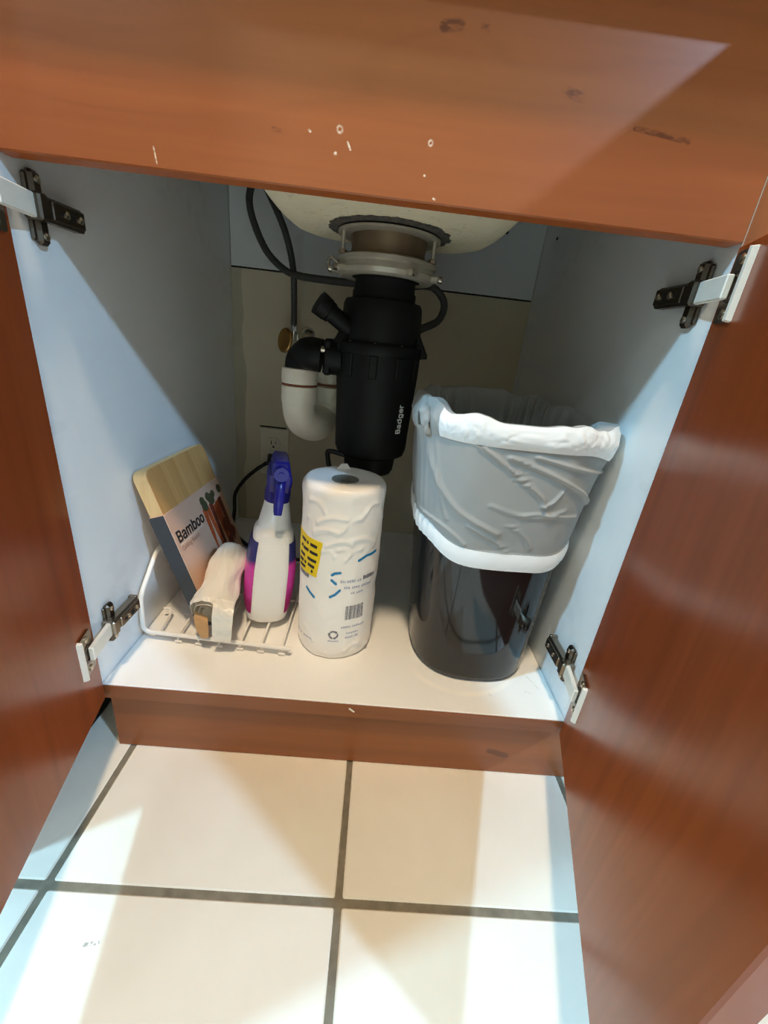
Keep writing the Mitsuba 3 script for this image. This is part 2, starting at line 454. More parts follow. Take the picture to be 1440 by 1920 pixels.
# doors: frame of the left one at its hinge corner, e along the inner face, n into the opening
LA, RA = math.atan2(.0535, .239), math.atan2(.064, .209)
DOORS = [((.0062, -.004), (math.sin(LA), -math.cos(LA)), (math.cos(LA), math.sin(LA)), 1),
         ((.6438, -.004), (-math.sin(RA), -math.cos(RA)), (-math.cos(RA), math.sin(RA)), -1)]
DZ0, DZ1, DW, DT = -.0195, .5815, .345, .019
HINGES = [(0, .552), (0, .079), (1, .546), (1, .074)]
door_frames = []
for (ox, oy), e, n, side in DOORS:
    M = frame([ox, oy, 0], [*e, 0], [*n, 0], [0, 0, 1])   # local x along the door, y out of its inner face, z up
    slab = rbox([0, -DT, DZ0], [DW, 0, DZ1], .0015)
    slab.apply_transform(M)
    if np.linalg.det(M[:3, :3]) < 0: slab.invert()
    d = thing('door', parent=cab, label='cherry door opened to the left' if side > 0 else 'cherry door opened to the right')
    obj('slab', slab, 'mat_door', d)
    door_frames.append(M)


def put(m, M):
    m = m.copy()
    m.apply_transform(M)
    if np.linalg.det(M[:3, :3]) < 0:
        m.invert()
    return m


for di, hz in HINGES:
    side = DOORS[di][3]
    Wm = frame([0 if side > 0 else W, 0, hz], [0, 1, 0], [side, 0, 0], [0, 0, 1])   # local x into the cabinet, y off the side wall
    Dm = door_frames[di] @ frame([0, 0, hz], [1, 0, 0], [0, 1, 0], [0, 0, 1])
    low = hz < .3
    h = thing('hinge', parent=cab, label=('lower ' if low else 'upper ') + 'nickel cup hinge')
    plate = join(rbox([.024, .0002, -.027], [.044, .004, .027], .0018), rbox([.027, .0002, -.030], [.041, .0085, .030], .003))
    obj('mounting_plate', put(plate, Wm), 'mat_nickel_dark', h)
    arm = join(rbox([.019, .0035, -.0102], [.083, .0175, .0102], .003), rbox([.082, .0010, -.0095], [.0865, .013, .0095], .001),
               rbox([.034, .0165, -.0078], [.079, .0195, .0078], .001), rbox([.018, .002, -.0112], [.030, .0195, .0112], .002))
    obj('arm', put(arm, Wm), 'mat_nickel_dark' if not low else 'mat_nickel', h)
    slots = join(rbox([.056, .0192, -.0035], [.064, .0199, .0035], .0002), rbox([.041, .0192, -.002], [.047, .0199, .002], .0002))
    obj('slot', put(slots, Wm), 'mat_dark_gap', h)
    for sx, sy, sz in ((.034, .0085, .0225), (.034, .0085, -.0225), (.0715, .0195, 0), (.0515, .0195, 0)):
        s = lathe([(0, 0), (.0036, 0), (.0036, .0012), (.0022, .002), (0, .002)], 14)
        s.apply_transform(frame([sx, sy, sz], [1, 0, 0], [0, 0, -1], [0, 1, 0]))
        obj('screw', put(s, Wm), 'mat_screw', h, smooth=40)
    # cup plate on the door's inner face
    pl = sbox(.0105, -.0285, .0405, .0285).buffer(-.004).buffer(.004, 6)
    pl = trimesh.creation.extrude_polygon(pl, .0022, engine='earcut')
    pl.apply_transform(frame([0, .0002, 0], [1, 0, 0], [0, 0, 1], [0, 1, 0])); pl.invert() if pl.volume < 0 else None
    lip = hull([[x, y, z] for x, y, z in [(.0395, .0002, -.029), (.0435, .0002, -.028), (.0395, .0002, .029), (.0435, .0002, .028), (.0395, .0058, -.028), (.0430, .0052, -.027), (.0395, .0058, .028), (.0430, .0052, .027)]])
    obj('cup_plate', put(pl, Dm), 'mat_nickel', h)
    obj('cup_rim', put(lip, Dm), 'mat_nickel_light', h)
    cup = lathe([(.0125, .0022), (.0125, .0032), (.0085, .0034), (.0075, .0012), (0, .0012)], 24)
    cup.apply_transform(frame([.0255, 0, 0], [1, 0, 0], [0, 0, -1], [0, 1, 0]))
    obj('cup', put(cup, Dm), 'mat_nickel_dark', h, smooth=40)
    for sz in (-.0215, .0215):
        s = lathe([(0, 0), (.0042, 0), (.0042, .0012), (.0026, .0022), (0, .0022)], 14)
        s.apply_transform(frame([.0255, .0022, sz], [1, 0, 0], [0, 0, -1], [0, 1, 0]))
        obj('screw', put(s, Dm), 'mat_screw', h, smooth=40)
    # the link between arm and cup
    a0 = (Wm @ [.022, .0112, 0, 1])[:3]
    a1 = (Dm @ [.027, .0065, 0, 1])[:3]
    ax = unit(a1 - a0); nz = np.array([0, 0, 1.0]); ay = np.cross(nz, ax)
    L = np.linalg.norm(a1 - a0)
    link = rbox([0, -.003, -.0098], [L, .003, .0098], .001)
    obj('link', moved(link, frame(a0, ax, ay, nz)), 'mat_nickel_light', h)

# refrigerator beside the cabinet, standing forward of it
fr = thing('refrigerator', 'tall refrigerator standing to the left of the sink cabinet', 'refrigerator')
obj('body', rbox([-.79, -.085, FLOOR + .03], [-.053, .56, 1.56], .004), 'mat_appliance', fr)
obj('door', rbox([-.79, -.162, FLOOR + .03], [-.053, -.09, 1.02], .010), 'mat_appliance', fr)
obj('door', rbox([-.79, -.162, 1.03], [-.053, -.09, 1.56], .010), 'mat_appliance', fr)
obj('base_grille', rbox([-.78, -.13, FLOOR + .0005], [-.055, .55, FLOOR + .029], .002), 'mat_black_plastic', fr)
for z0, z1 in ((.45, .98), (1.07, 1.35)):
    obj('handle', bent([[-.735, -.162, z0], [-.735, -.200, z0], [-.735, -.200, z1], [-.735, -.162, z1]], .010, .02, 12), 'mat_appliance', fr, smooth=40)

# countertop, turning the corner to the right
hole = Polygon([(.3335 + x, .26 + y) for x, y in sloop(np.linspace(0, 2 * PI, 60, endpoint=False), .195, .155, 3.5)])
ct = Polygon([(-.045, -.036), (.657, -.036), (.657, -.275), (1.25, -.275), (1.25, D - .001), (-.045, D - .001)]).difference(hole)
top = trimesh.creation.extrude_polygon(ct, CT1 - CT0, engine='earcut')
top.apply_translation([0, 0, CT0])
obj('countertop', top, 'mat_counter', label='dark stone countertop with an overhang above the sink cabinet', cat='countertop')

# ------------------------------------------------------------------ sink bowl
sink = thing('kitchen_sink', 'cream undermount sink bowl seen from below above the disposal', 'sink')
SC = (.3335, .2585)
prof = [(.613, .03, .03), (.613, .06, .055), (.613, .112, .098), (.6145, .131, .116), (.619, .147, .130), (.628, .161, .141), (.642, .174, .149), (.665, .188, .156), (.70, .197, .161), (.7385, .203, .165)]
outer = [(z, *SC, ax, ay, 2.3 + 1.5 * min(1, k / 3)) for k, (z, ax, ay) in enumerate(prof)]
inner = [(z + .006, *SC, ax - .008, ay - .008, 2.3 + 1.5 * min(1, k / 3)) for k, (z, ax, ay) in reversed(list(enumerate(prof[:-1])))]
rim = [(.7385, *SC, .225, .187, 3.6), (.7395, *SC, .225, .187, 3.6), (.7395, *SC, .194, .156, 3.6)]
obj('bowl', loft(outer + rim + inner, 96, True, True), 'mat_sink', sink, smooth=50)

# ------------------------------------------------------------------ garbage disposal
DC = (.333, .262)
dis = thing('garbage_disposal', 'black garbage disposal hanging under the sink', 'garbage disposal')
rng = np.random.default_rng(4)
aa = np.linspace(0, 2 * PI, 140, endpoint=False)
jag = .0805 + .0055 * meshkit.noise(np.column_stack([np.cos(aa) * 14, np.sin(aa) * 14, 0 * aa])) + .0034 * rng.random(140)
P = np.array([np.column_stack([DC[0] + r * np.cos(aa), DC[1] + r * np.sin(aa), np.full(140, z)]) for r, z in
              ((np.full(140, .045), .6105), (jag * .97, .6105), (jag, .6118), (jag, .6128))])
obj('sealing_ring', grid_mesh(P, True, False, False), 'mat_putty', dis, smooth=40, label='rough dark putty ring')
obj('mounting_ring', lathe([(.050, .6045), (.069, .6035), (.073, .605), (.073, .608), (.069, .6098), (.05, .6098)], 56, DC), 'mat_steel', dis, smooth=40)
obj('gasket_neck', lathe([(.046, .570), (.052, .574), (.0535, .584), (.0525, .59), (.0545, .598), (.054, .606)], 48, DC), 'mat_rust_steel', dis, smooth=50)
clamp = lathe([(.048, .5535), (.066, .5525), (.0695, .555), (.0705, .561), (.068, .5635), (.0675, .569), (.0715, .571), (.0715, .5755), (.067, .578), (.05, .578)], 56, DC)
obj('clamp_ring', clamp, 'mat_steel', dis, smooth=35)
for k, ang in enumerate((-158, -22, 90)):
    t = math.radians(ang)
    x, y = DC[0] + .0675 * math.cos(t), DC[1] + .0675 * math.sin(t)
    obj('threaded_rod', cyl([x, y, .577], [x, y, .6045], .0026, 10), 'mat_steel', dis, smooth=40)
    obj('rod_nut', lathe([(0, 0), (.0062, 0), (.0062, .004), (.003, .006), (0, .006)], 6, (x, y), .577), 'mat_screw', dis)
for ang in (-172, -150, -62, -18):
    t = math.radians(ang)
    e = np.array([math.cos(t), math.sin(t), 0])
    ear = rbox([.066, -.008, .554], [.080, .008, .563], .002)
    obj('clamp_ear', moved(ear, frame([*DC, 0], e, np.cross([0, 0, 1.], e), [0, 0, 1])), 'mat_steel', dis)
    c0 = np.array([*DC, .5585]) + e * .077
    obj('ear_screw', cyl(c0 + e * .001, c0 + e * .007, .0045, 12), 'mat_screw', dis, smooth=40)
# side lever loop of the clamp
lv = [np.array([*DC, .567]) + .071 * np.array([math.cos(t), math.sin(t), 0]) * k + [0, 0, dz] for t, k, dz in
      ((math.radians(-168), 1.0, 0), (math.radians(-172), 1.14, .006), (math.radians(-178), 1.2, 0), (math.radians(-174), 1.14, -.010), (math.radians(-165), 1.0, -.006))]
obj('clamp_lever', tube(spline(lv, 6), .0024, 8), 'mat_screw', dis, smooth=True)
obj('neck', lathe([(.047, .524), (.047, .536), (.0445, .539), (.0445, .5525), (.05, .5535)], 48, DC), 'mat_black_rubber', dis, smooth=40)
obj('upper_housing', lathe([(.060, .466), (.0615, .480), (.060, .505), (.0585, .519), (.0555, .5245), (.045, .5265), (.03, .5265)], 56, DC), 'mat_black_satin', dis, smooth=40)
obj('flange', lathe([(.060, .450), (.0675, .4505), (.0695, .4545), (.0695, .463), (.067, .4665), (.055, .4665)], 56, DC), 'mat_black_plastic', dis, smooth=40)
obj('lower_housing', lathe([(.030, .292), (.048, .292), (.0565, .297), (.0595, .306), (.0605, .34), (.0625, .39), (.0645, .425), (.0650, .4505), (.05, .4505)], 64, DC), 'mat_black_satin', dis, smooth=40)
obj('base_cap', lathe([(0, .2605), (.030, .2605), (.0385, .263), (.0415, .269), (.0435, .288), (.0475, .2925), (.03, .2925)], 56, DC), 'mat_black_plastic', dis, smooth=40)
for ang in (-130, -95, -60, -28):
    t = math.radians(ang)
    e = np.array([math.cos(t), math.sin(t), 0])
    obj('housing_rib', moved(rbox([.058, -.006, .418], [.0672, .006, .4508], .0015), frame([*DC, 0], e, np.cross([0, 0, 1.], e), [0, 0, 1])), 'mat_black_satin', dis)
    s0 = np.array([*DC, .4664]) + e * .0655
    obj('flange_screw', cyl(s0, s0 + [0, 0, .0012], .0022, 10), 'mat_nickel_dark', dis)
ea = math.radians(-20)
e = np.array([math.cos(ea), math.sin(ea), 0])
fin = hull([np.array([*DC, z]) + e * r + np.cross([0, 0, 1.], e) * w for z, r in ((.49, .058), (.452, .058), (.452, .076), (.457, .0765)) for w in (-.006, .006)])
obj('bracket', fin, 'mat_black_plastic', dis)
e = unit([-.9, -.42, 0])
fin = hull([np.array([*DC, z]) + e * r + np.cross([0, 0, 1.], e) * w for z, r in ((.492, .056), (.452, .056), (.452, .072), (.462, .0725)) for w in (-.012, .012)])
obj('bracket', fin, 'mat_black_plastic', dis)
# dishwasher inlet stub
i0, i1 = np.array([DC[0] - .045, DC[1] - .035, .482]), np.array([DC[0] - .090, DC[1] - .050, .5115])
i0 = np.array([DC[0] - .045, DC[1] - .030, .482])
obj('inlet_stub', join(cyl(i0, i1, .0125, 20), cyl(i1 - unit(i1 - i0) * .016, i1, .0155, 20, .0165), cyl(i1 - unit(i1 - i0) * .022, i1 - unit(i1 - i0) * .018, .0145, 20)), 'mat_black_plastic', dis, smooth=40)
# discharge outlet with its flange
o0 = np.array([DC[0] - .055, DC[1] - .012, .440])
o1 = np.array([DC[0] - .083, DC[1] - .012, .440])
obj('outlet_flange', join(moved(rbox([-.022, -.026, -.008], [.022, .026, .006], .004), frame(o1 + [.006, 0, 0], [0, -1, 0], [0, 0, 1], [-1, 0, 0])), cyl(o0, o1 + [.004, 0, 0], .026, 28)), 'mat_black_plastic', dis, smooth=30)
s0 = o1 + np.array([-.001, -.016, .010])
obj('flange_bolt', cyl(s0 + [.004, 0, 0], s0 + [-.006, 0, 0], .0052, 14), 'mat_screw', dis, smooth=40)


def wrap_on_cylinder(mesh, center, radius, ang0, z0, tilt=0.0):
    """x of the flat mesh runs along the arc, y up, z outward; ang0 in radians from -y towards +x."""
    v = mesh.vertices.copy()
    c, s = math.cos(tilt), math.sin(tilt)
    x, y = v[:, 0] * c - v[:, 1] * s, v[:, 0] * s + v[:, 1] * c
    R = radius(z0 + y) if callable(radius) else radius
    t = ang0 + x / (R if np.isscalar(R) else R.mean())
    r = R + v[:, 2]
    out = trimesh.Trimesh(np.column_stack([center[0] + r * np.sin(t), center[1] - r * np.cos(t), z0 + y]), mesh.faces, process=False)
    return out


word = meshkit.text_mesh('Badger', .0098, .0006, bold=True)
rot = word.copy(); rot.vertices = np.column_stack([-word.vertices[:, 1], word.vertices[:, 0], word.vertices[:, 2]])
obj('lettering', wrap_on_cylinder(rot, DC, lambda z: np.interp(z, [.306, .34, .39, .425], [.0595, .0605, .0625, .0645]) + .0002, math.radians(47), .338), 'mat_white_print', dis,
    label='white lettering running up the housing')

# ------------------------------------------------------------------ drain pipe
dp = thing('drain_pipe', 'white plastic trap on a black elbow left of the disposal', 'drain pipe')
tx, ty = .2085, .275
q0 = o1 + np.array([-.004, 0, 0])
elbow = spline([q0, q0 + [-.018, .001, .001], [tx + .010, ty - .001, .4375], [tx + .002, ty, .428], [tx, ty, .414], [tx, ty, .40]], 8)
obj('black_elbow', tube(elbow, .0245, 24), 'mat_black_plastic', dp, smooth=50, label='black elbow')
rx, ry = .251, .352
obj('slip_nut', lathe([(.024, .393), (.0285, .3935), (.0292, .398), (.0292, .412), (.0282, .4165), (.0245, .4175)], 32, (tx, ty)), 'mat_pvc', dp, smooth=35)
obj('washer', lathe([(.024, .390), (.0283, .390), (.0283, .3932), (.024, .3932)], 32, (tx, ty)), 'mat_grime', dp)
ub = [[tx, ty, .390], [tx, ty, .372], [tx, ty, .352], [tx + .006, ty + .008, .331], [tx + .024, ty + .031, .3205], [rx - .008, ry - .01, .331], [rx, ry, .352], [rx, ry, .37]]
obj('trap_bend', tube(spline(ub, 10), .0272, 28), 'mat_pvc', dp, smooth=50)
obj('trap_collar', lathe([(.027, .362), (.0288, .3625), (.0292, .366), (.0292, .386), (.0285, .3895), (.024, .390)], 32, (tx, ty)), 'mat_pvc', dp, smooth=35)
obj('slip_nut', lathe([(.024, .366), (.0285, .367), (.0292, .371), (.0292, .384), (.024, .387)], 32, (rx, ry)), 'mat_pvc', dp, smooth=35)
obj('washer', lathe([(.024, .387), (.028, .387), (.028, .390), (.024, .390)], 32, (rx, ry)), 'mat_grime', dp)
obj('trap_arm', tube(spline([[rx, ry, .388], [rx, ry, .41], [rx, ry + .006, .43], [rx, ry + .03, .441], [rx, ry + .08, .442], [rx, D - .002, .442]], 8), .0245, 24), 'mat_pvc', dp, smooth=50)

# ------------------------------------------------------------------ hoses, valve
obj('supply_hose', tube(spline([[.092, .50, .735], [.072, .49, .705], [.0725, .48, .665], [.100, .47, .608], [.135, .46, .577], [.17, .44, .565], [.235, .40, .559], [.30, .37, .557], [.37, .375, .562], [.412, .39, .567], [.438, .39, .545], [.432, .38, .515], [.40, .355, .496], [.385, .315, .487]], 10), .0063, 12), 'mat_hose', smooth=True,
    label='dark grey hose curving from the sink behind the disposal neck to its right side', cat='hose')
obj('supply_hose', tube(spline([[.075, .52, .737], [.094, .505, .71], [.131, .495, .645], [.1475, .50, .585], [.148, .515, .53], [.1455, .53, .495], [.1445, .534, .478]], 10), .0063, 12), 'mat_hose', smooth=True,
    label='dark grey hose running straight down to the shutoff valve', cat='hose')
sv = thing('shutoff_valve', 'small metal shutoff valve with an oval brass handle on the back wall', 'valve')
obj('escutcheon', lathe([(.006, 0), (.019, 0), (.018, .004), (.010, .011), (.006, .012)], 28).apply_transform(frame([.1665, D, .462], [1, 0, 0], [0, 0, 1], [0, -1, 0])), 'mat_chrome', sv, smooth=40)
obj('body', join(cyl([.1665, D - .008, .462], [.150, .533, .458], .0075, 14), cyl([.1445, .534, .448], [.1445, .534, .470], .009, 16), cyl([.1445, .534, .470], [.1445, .534, .482], .0072, 6)), 'mat_chrome', sv, smooth=40)
hd = lathe([(0, -.003), (.006, -.003), (.0135, -.004), (.0155, -.001), (.0155, .002), (.0135, .004), (.006, .002), (0, .002)], 28)
hd.apply_scale([.9, 1.5, 1]) if False else None
hd.vertices *= [1.15, 1.6, 1.0]
fh = unit([-.45, -.88, .15]); ux = unit(np.cross([0, 0, 1.], fh))
obj('handle', moved(hd, frame([.1315, .512, .450], ux, np.cross(fh, ux), fh)), 'mat_brass', sv, smooth=40)
obj('stem', cyl([.1445, .534, .455], [.1325, .514, .4505], .0035, 10), 'mat_brass', sv, smooth=True)

# ------------------------------------------------------------------ outlet and cord
wo = thing('wall_outlet', 'cream duplex wall outlet with a black plug in its lower socket', 'outlet')
obj('cover_plate', rbox([.058, D - .0052, .130], [.130, D - .0002, .2465], .002), 'mat_outlet', wo)
for zc in (.2085, .170):
    face = Point(0, 0).buffer(.0168, 24).intersection(sbox(-.02, -.0135, .02, .0135))
    f = trimesh.creation.extrude_polygon(face, .0014, engine='earcut')
    f.apply_transform(frame([.0925, D - .0052, zc], [1, 0, 0], [0, 0, 1], [0, -1, 0]))
    if f.volume < 0: f.invert()
    s = obj('socket', f, 'mat_outlet', wo)
    rim = lathe([(.0166, 0), (.0172, 0), (.0172, .0005), (.0166, .0005)], 40).apply_transform(frame([.0925, D - .0052, zc], [1, 0, 0], [0, 0, 1], [0, -1, 0]))
    obj('rim', rim, 'mat_print_dark', s)
    yb = D - .0066
    for dx, h in ((-.0055, .0042), (.0055, .0034)):
        obj('slot', rbox([.0925 + dx - .0009, yb - .0002, zc + .0035 - h], [.0925 + dx + .0009, yb + .0005, zc + .0035 + h], .0001), 'mat_dark_gap', s)
    obj('slot', lathe([(0, 0), (.0026, 0), (.0026, .0004), (0, .0004)], 14).apply_transform(frame([.0925, yb + .0002, zc - .007], [1, 0, 0], [0, 0, 1], [0, -1, 0])), 'mat_dark_gap', s)
pc = thing('power_cord', 'black power cord plugged into the wall outlet and rising to the disposal', 'cord')
obj('plug', join(hull(np.vstack([rbox([.080, D - .010, .158], [.108, D - .0068, .184], .003).vertices, rbox([.084, D - .034, .162], [.102, D - .030, .180], .003).vertices])),
                 cyl([.092, D - .032, .171], [.080, D - .040, .166], .006, 12, .0045)), 'mat_cord', pc)
cpts = [[.080, D - .040, .166], [.058, D - .045, .149], [.030, D - .045, .120], [.010, D - .05, .085], [.004 + .006, D - .06, .045], [.012, D - .08, .012], [.035, D - .12, .0052], [.09, .405, .0052], [.15, .383, .0052], [.21, .372, .0052],
        [.255, .36, .008], [.275, .345, .05], [.272, .325, .15], [.262, .305, .24], [.257, .300, .272], [.262, .296, .2795], [.285, .286, .2785], [.297, .280, .277]]
obj('cable', tube(spline(cpts, 9), .0043, 10), 'mat_cord', pc, smooth=True)

# ------------------------------------------------------------------ wire rack
rack = thing('wire_rack', 'white coated wire rack standing on the cabinet floor at the left', 'rack')
WZ = .0145
obj('frame_wire', bent([[.2415, .083, WZ], [.0085, .0955, WZ], [.0075, .101, .074], [.0085, .158, .124], [.0085, .30, .124], [.0085, .345, .085], [.0085, .352, WZ], [.236, .345, WZ]], .0036, .012, 12), 'mat_wire', rack, smooth=40)
obj('cross_wire', bent([[.236, .0905, .0085], [.022, .1015, .0085]], .0022, .004, 8), 'mat_wire', rack, smooth=True)
obj('cross_wire', bent([[.010, .228, .0085], [.232, .218, .0085]], .0022, .004, 8), 'mat_wire', rack, smooth=True)
for k, x in enumerate((.030, .0625, .095, .1275, .160, .193, .226)):
    yf = .0955 - (x - .0085) * .0125 / .233
    if k == 0:
        w = bent([[x, yf + .0035, WZ], [x, yf + .006, .0115], [x - .004, .150, .0115], [x - .006, .153, .0175], [x - .0165, .150, .0185]], .0020, .004, 8)
    else:
        w = bent([[x, yf - .0005, .0062], [x, yf + .004, .0118], [x - .004, .345, .0118]], .0020, .004, 8)
    obj('shelf_wire', w, 'mat_wire', rack, smooth=True)
    if k:
        obj('foot', bent([[x - .004, yf - .001, .0035], [x + .006, yf - .0015, .0035]], .0020, .002, 8), 'mat_wire', rack, smooth=True)

# ------------------------------------------------------------------ cutting board in its paper sleeve
e1, e2 = unit([.0103, 1.0, -.0252]), np.array([-.325, .027, .945])
e2 = unit(e2 - e1 * (e1 @ e2)); en = np.cross(e1, e2)
BO = np.array([.0950, .119, .053])
BL, BW, BT, BD = .228, .197, .0195, .036
B = frame(BO - e2 * BD, e1, e2, en)            # local x along the width (rearwards), y up the board, z out of its face
L = BL + BD


def rounded(w, h, r):
    return sbox(0, 0, w, h).buffer(-r).buffer(r, 10)


cb = thing('cutting_board', 'bamboo cutting board in a printed paper sleeve leaning on the left cabinet wall', 'cutting board')
bd = trimesh.creation.extrude_polygon(rounded(BW, L, .014), BT, engine='earcut')
bd.apply_translation([0, 0, -BT])
core = trimesh.creation.extrude_polygon(rounded(BW, L, .014).buffer(-.001), BT + .0016, engine='earcut')
core.apply_translation([0, 0, -BT - .0008])
obj('board', moved(bd, B), 'mat_bamboo_edge', cb, label='pale bamboo')
obj('board_face', moved(core, B), 'mat_bamboo', cb)
SH = L - .068
sl = rbox([-.0022, .0015, -BT - .0022], [BW + .0022, SH, .0022], .0012)
obj('sleeve', moved(sl, B), 'mat_sleeve', cb, label='pinkish tan paper sleeve with a carrot picture')
obj('sleeve_edge', moved(rbox([-.0030, .002, -BT - .0018], [-.0020, SH - .0005, .0016], .0002), B), 'mat_sleeve_edge', cb, label='blue grey sleeve edge')


def on_face(mesh, x, y, dz=.0023, ang=0.0):
    c, s = math.cos(ang), math.sin(ang)
    return moved(mesh, B @ frame([x, y, dz], [c, s, 0], [-s, c, 0], [0, 0, 1]))


def flat(poly, t=.0003):
    return trimesh.creation.extrude_polygon(poly, t, engine='earcut')


obj('lettering', on_face(meshkit.text_mesh('Bamboo', .0175, .0003, bold=True), .005, SH - .050), 'mat_ink', cb, label='dark lettering')
obj('lettering', on_face(meshkit.text_mesh('Cutting Board', .0066, .0003), .007, SH - .064), 'mat_ink_soft', cb)
obj('lettering', on_face(flat(sbox(0, 0, .082, .0012)), .006, SH - .0545), 'mat_film_dull', cb)
obj('lettering', on_face(meshkit.text_mesh('natural', .008, .0003), .060, SH - .118), 'mat_ink_soft', cb)
rg = np.random.default_rng(8)
for k in range(6):
    x0 = .112 + k * .0125 + rg.normal() * .001
    ln = .085 + rg.normal() * .008
    y1 = SH - .030 - rg.random() * .012
    ang = rg.normal() * .10
    c = Polygon([(-.0055, 0), (.0055, 0), (.0045, -ln * .6), (.001, -ln), (-.001, -ln), (-.0045, -ln * .6)]).buffer(.0008)
    obj('carrot_print', on_face(flat(c, .00025 + .00006 * k), x0, y1, .0023, ang), 'mat_carrot' if k % 3 != 2 else 'mat_carrot_dark', cb)
for k in range(7):
    x0, y0 = .112 + rg.random() * .075, SH - .018 - rg.random() * .012
    lf = Point(0, 0).buffer(.006 + rg.random() * .005, 5)
    obj('leaf_print', on_face(flat(lf, .0006 + .00005 * k), x0, y0), 'mat_leaf', cb)
for x0, y0, r in ((.165, SH - .085, .014), (.178, SH - .105, .012), (.160, SH - .118, .011), (.126, SH - .132, .010), (.136, SH - .128, .008)):
    m = 'mat_leaf' if x0 < .14 else 'mat_carrot_dark'
    obj('leaf_print' if x0 < .14 else 'carrot_print', on_face(flat(Point(0, 0).buffer(r, 7), .0007), x0, y0), m, cb)

# ------------------------------------------------------------------ roll of white bags
br = thing('bag_roll', 'loose roll of white plastic bags with a kraft paper tab lying on the rack', 'roll of bags')
A0, A1 = np.array([.117, .089, .066]), np.array([.121, .203, .112])
ax = unit(A1 - A0); u = unit(np.cross(ax, [0, 0, 1.])); w = np.cross(u, ax)
n, R = 72, 46
P = []
for k in range(R):
    s = k / (R - 1)
    c = A0 + (A1 - A0) * s
    a = np.linspace(0, 2 * PI, n, endpoint=False)
    rr = (.0305 - .0045 * s) * (1 + .0 * a)
    q = np.column_stack([np.cos(a) * 2.2, np.sin(a) * 2.2, np.full(n, s * 3.0)])
    rr = rr + .010 * (meshkit.fbm(q, 3, 5) - .5) + .0035 * np.sin(a * 3 + s * 9) * s
    rr = rr * (1 if s < .96 else max(.35, 1 - (s - .96) * 14)) * (1 if s > .03 else .93)
    P.append(c + rr[:, None] * (np.cos(a)[:, None] * u + np.sin(a)[:, None] * w))
obj('roll', grid_mesh(np.array(P), True, False, True), 'mat_film', br, smooth=50)
# spiral of layers at the front end
sp = []
for t in np.linspace(0, 2 * PI * 3.2, 110):
    r = .008 + .0205 * t / (2 * PI * 3.2)
    sp.append(A0 + r * (math.cos(t) * u + math.sin(t) * w))
sp = np.array(sp)
strip = np.stack([sp - ax * .002, sp + ax * .02], 0)
obj('layers', grid_mesh(strip, False), 'mat_film_dull', br, smooth=True)
bk = np.array([A0 + ax * .012 + .029 * (math.cos(t) * u + math.sin(t) * w) for t in np.linspace(0, 2 * PI, 40, endpoint=False)])
obj('end_disc', trimesh.Trimesh(np.vstack([bk, [A0 + ax * .014]]), [[(k + 1) % 40, k, 40] for k in range(40)], process=False), 'mat_film_dull', br)


def sheet(pts_l, pts_r, wrinkle=.0015, m=16, thick=.0012, seed=0):
    """A crumpled sheet between two splines, with thickness."""
    a, b = spline(pts_l, 8), spline(pts_r, 8)
    G = np.array([a * (1 - t) + b * t for t in np.linspace(0, 1, m)])
    nrm = np.cross(np.gradient(G, axis=0), np.gradient(G, axis=1))
    nrm /= np.linalg.norm(nrm, axis=-1, keepdims=True) + 1e-12
    G = G + nrm * (wrinkle * 2 * (meshkit.fbm(G * 90, 3, seed) - .5))[..., None]
    H = G + nrm * thick
    R_, C_ = G.shape[:2]
    ring = lambda X: np.vstack([X[0], X[1:, -1], X[-1, -2::-1], X[-2:0:-1, 0]])
    top_, bot_ = grid_mesh(G, False), grid_mesh(H, False)
    bot_.invert()
    side = grid_mesh(np.stack([ring(H), ring(G)]), True)
    return join(top_, bot_, side)


obj('loose_sheet', sheet([[.126, .086, .0955], [.129, .070, .088], [.128, .065, .062], [.1265, .069, .036], [.125, .078, .0185]],
                         [[.154, .088, .090], [.1585, .070, .082], [.157, .066, .058], [.154, .070, .038], [.150, .079, .021]], .003, 18, .0015, 3), 'mat_film', br, smooth=50)
obj('loose_sheet', sheet([[.150, .09, .074], [.151, .085, .055], [.147, .082, .030], [.145, .086, .020]],
                         [[.134, .16, .098], [.136, .15, .070], [.135, .14, .04], [.133, .132, .022]], .003, 18, .0015, 4), 'mat_film', br, smooth=50)
obj('kraft_tab', sheet([[.0925, .092, .064], [.094, .084, .052], [.100, .079, .036], [.106, .078, .024]],
                       [[.112, .090, .058], [.1155, .082, .052], [.1175, .0775, .040], [.117, .076, .028]], .0012, 8, .0012, 2), 'mat_kraft', br, smooth=50, label='brown kraft tab')

# ------------------------------------------------------------------ spray bottle
sb = thing('spray_bottle', 'white spray bottle with a blue trigger head standing on the wire rack', 'spray bottle')
f = unit([.16, -.60, 0]); rgt = np.array([-f[1], f[0], 0]) * 1.0
rgt = np.array([.60, .16, 0]) / np.linalg.norm([.60, .16])
up = unit([.085, .0, 1.0]); rg2 = unit(rgt - up * (rgt @ up)); ff = np.cross(rg2, up) * 1.0
S = frame([.178, .178, .0140], rg2, -ff if (-ff) @ [0, 1, 0] > 0 else ff, up)       # local x right, y away from the viewer, z up
body = [(0.0, 0, 0, .026, .034, 3.0), (.0015, 0, 0, .031, .038, 3.0), (.006, 0, 0, .0345, .041, 3.2), (.02, 0, 0, .036, .042, 3.4), (.06, 0, 0, .0365, .042, 3.4), (.10, 0, 0, .0360, .041, 3.4), (.14, 0, 0, .0335, .0385, 3.2),
        (.154, 0, 0, .0320, .036, 3.0), (.160, 0, 0, .0312, .035, 2.8), (.166, 0, 0, .0285, .031, 2.5), (.1685, 0, 0, .0262, .027, 2.2), (.18, 0, 0, .0245, .0245, 2.0), (.20, 0, 0, .0205, .0205, 2.0), (.2125, 0, 0, .0182, .0182, 2.0), (.219, 0, 0, .0168, .0168, 2.0)]
fine = []
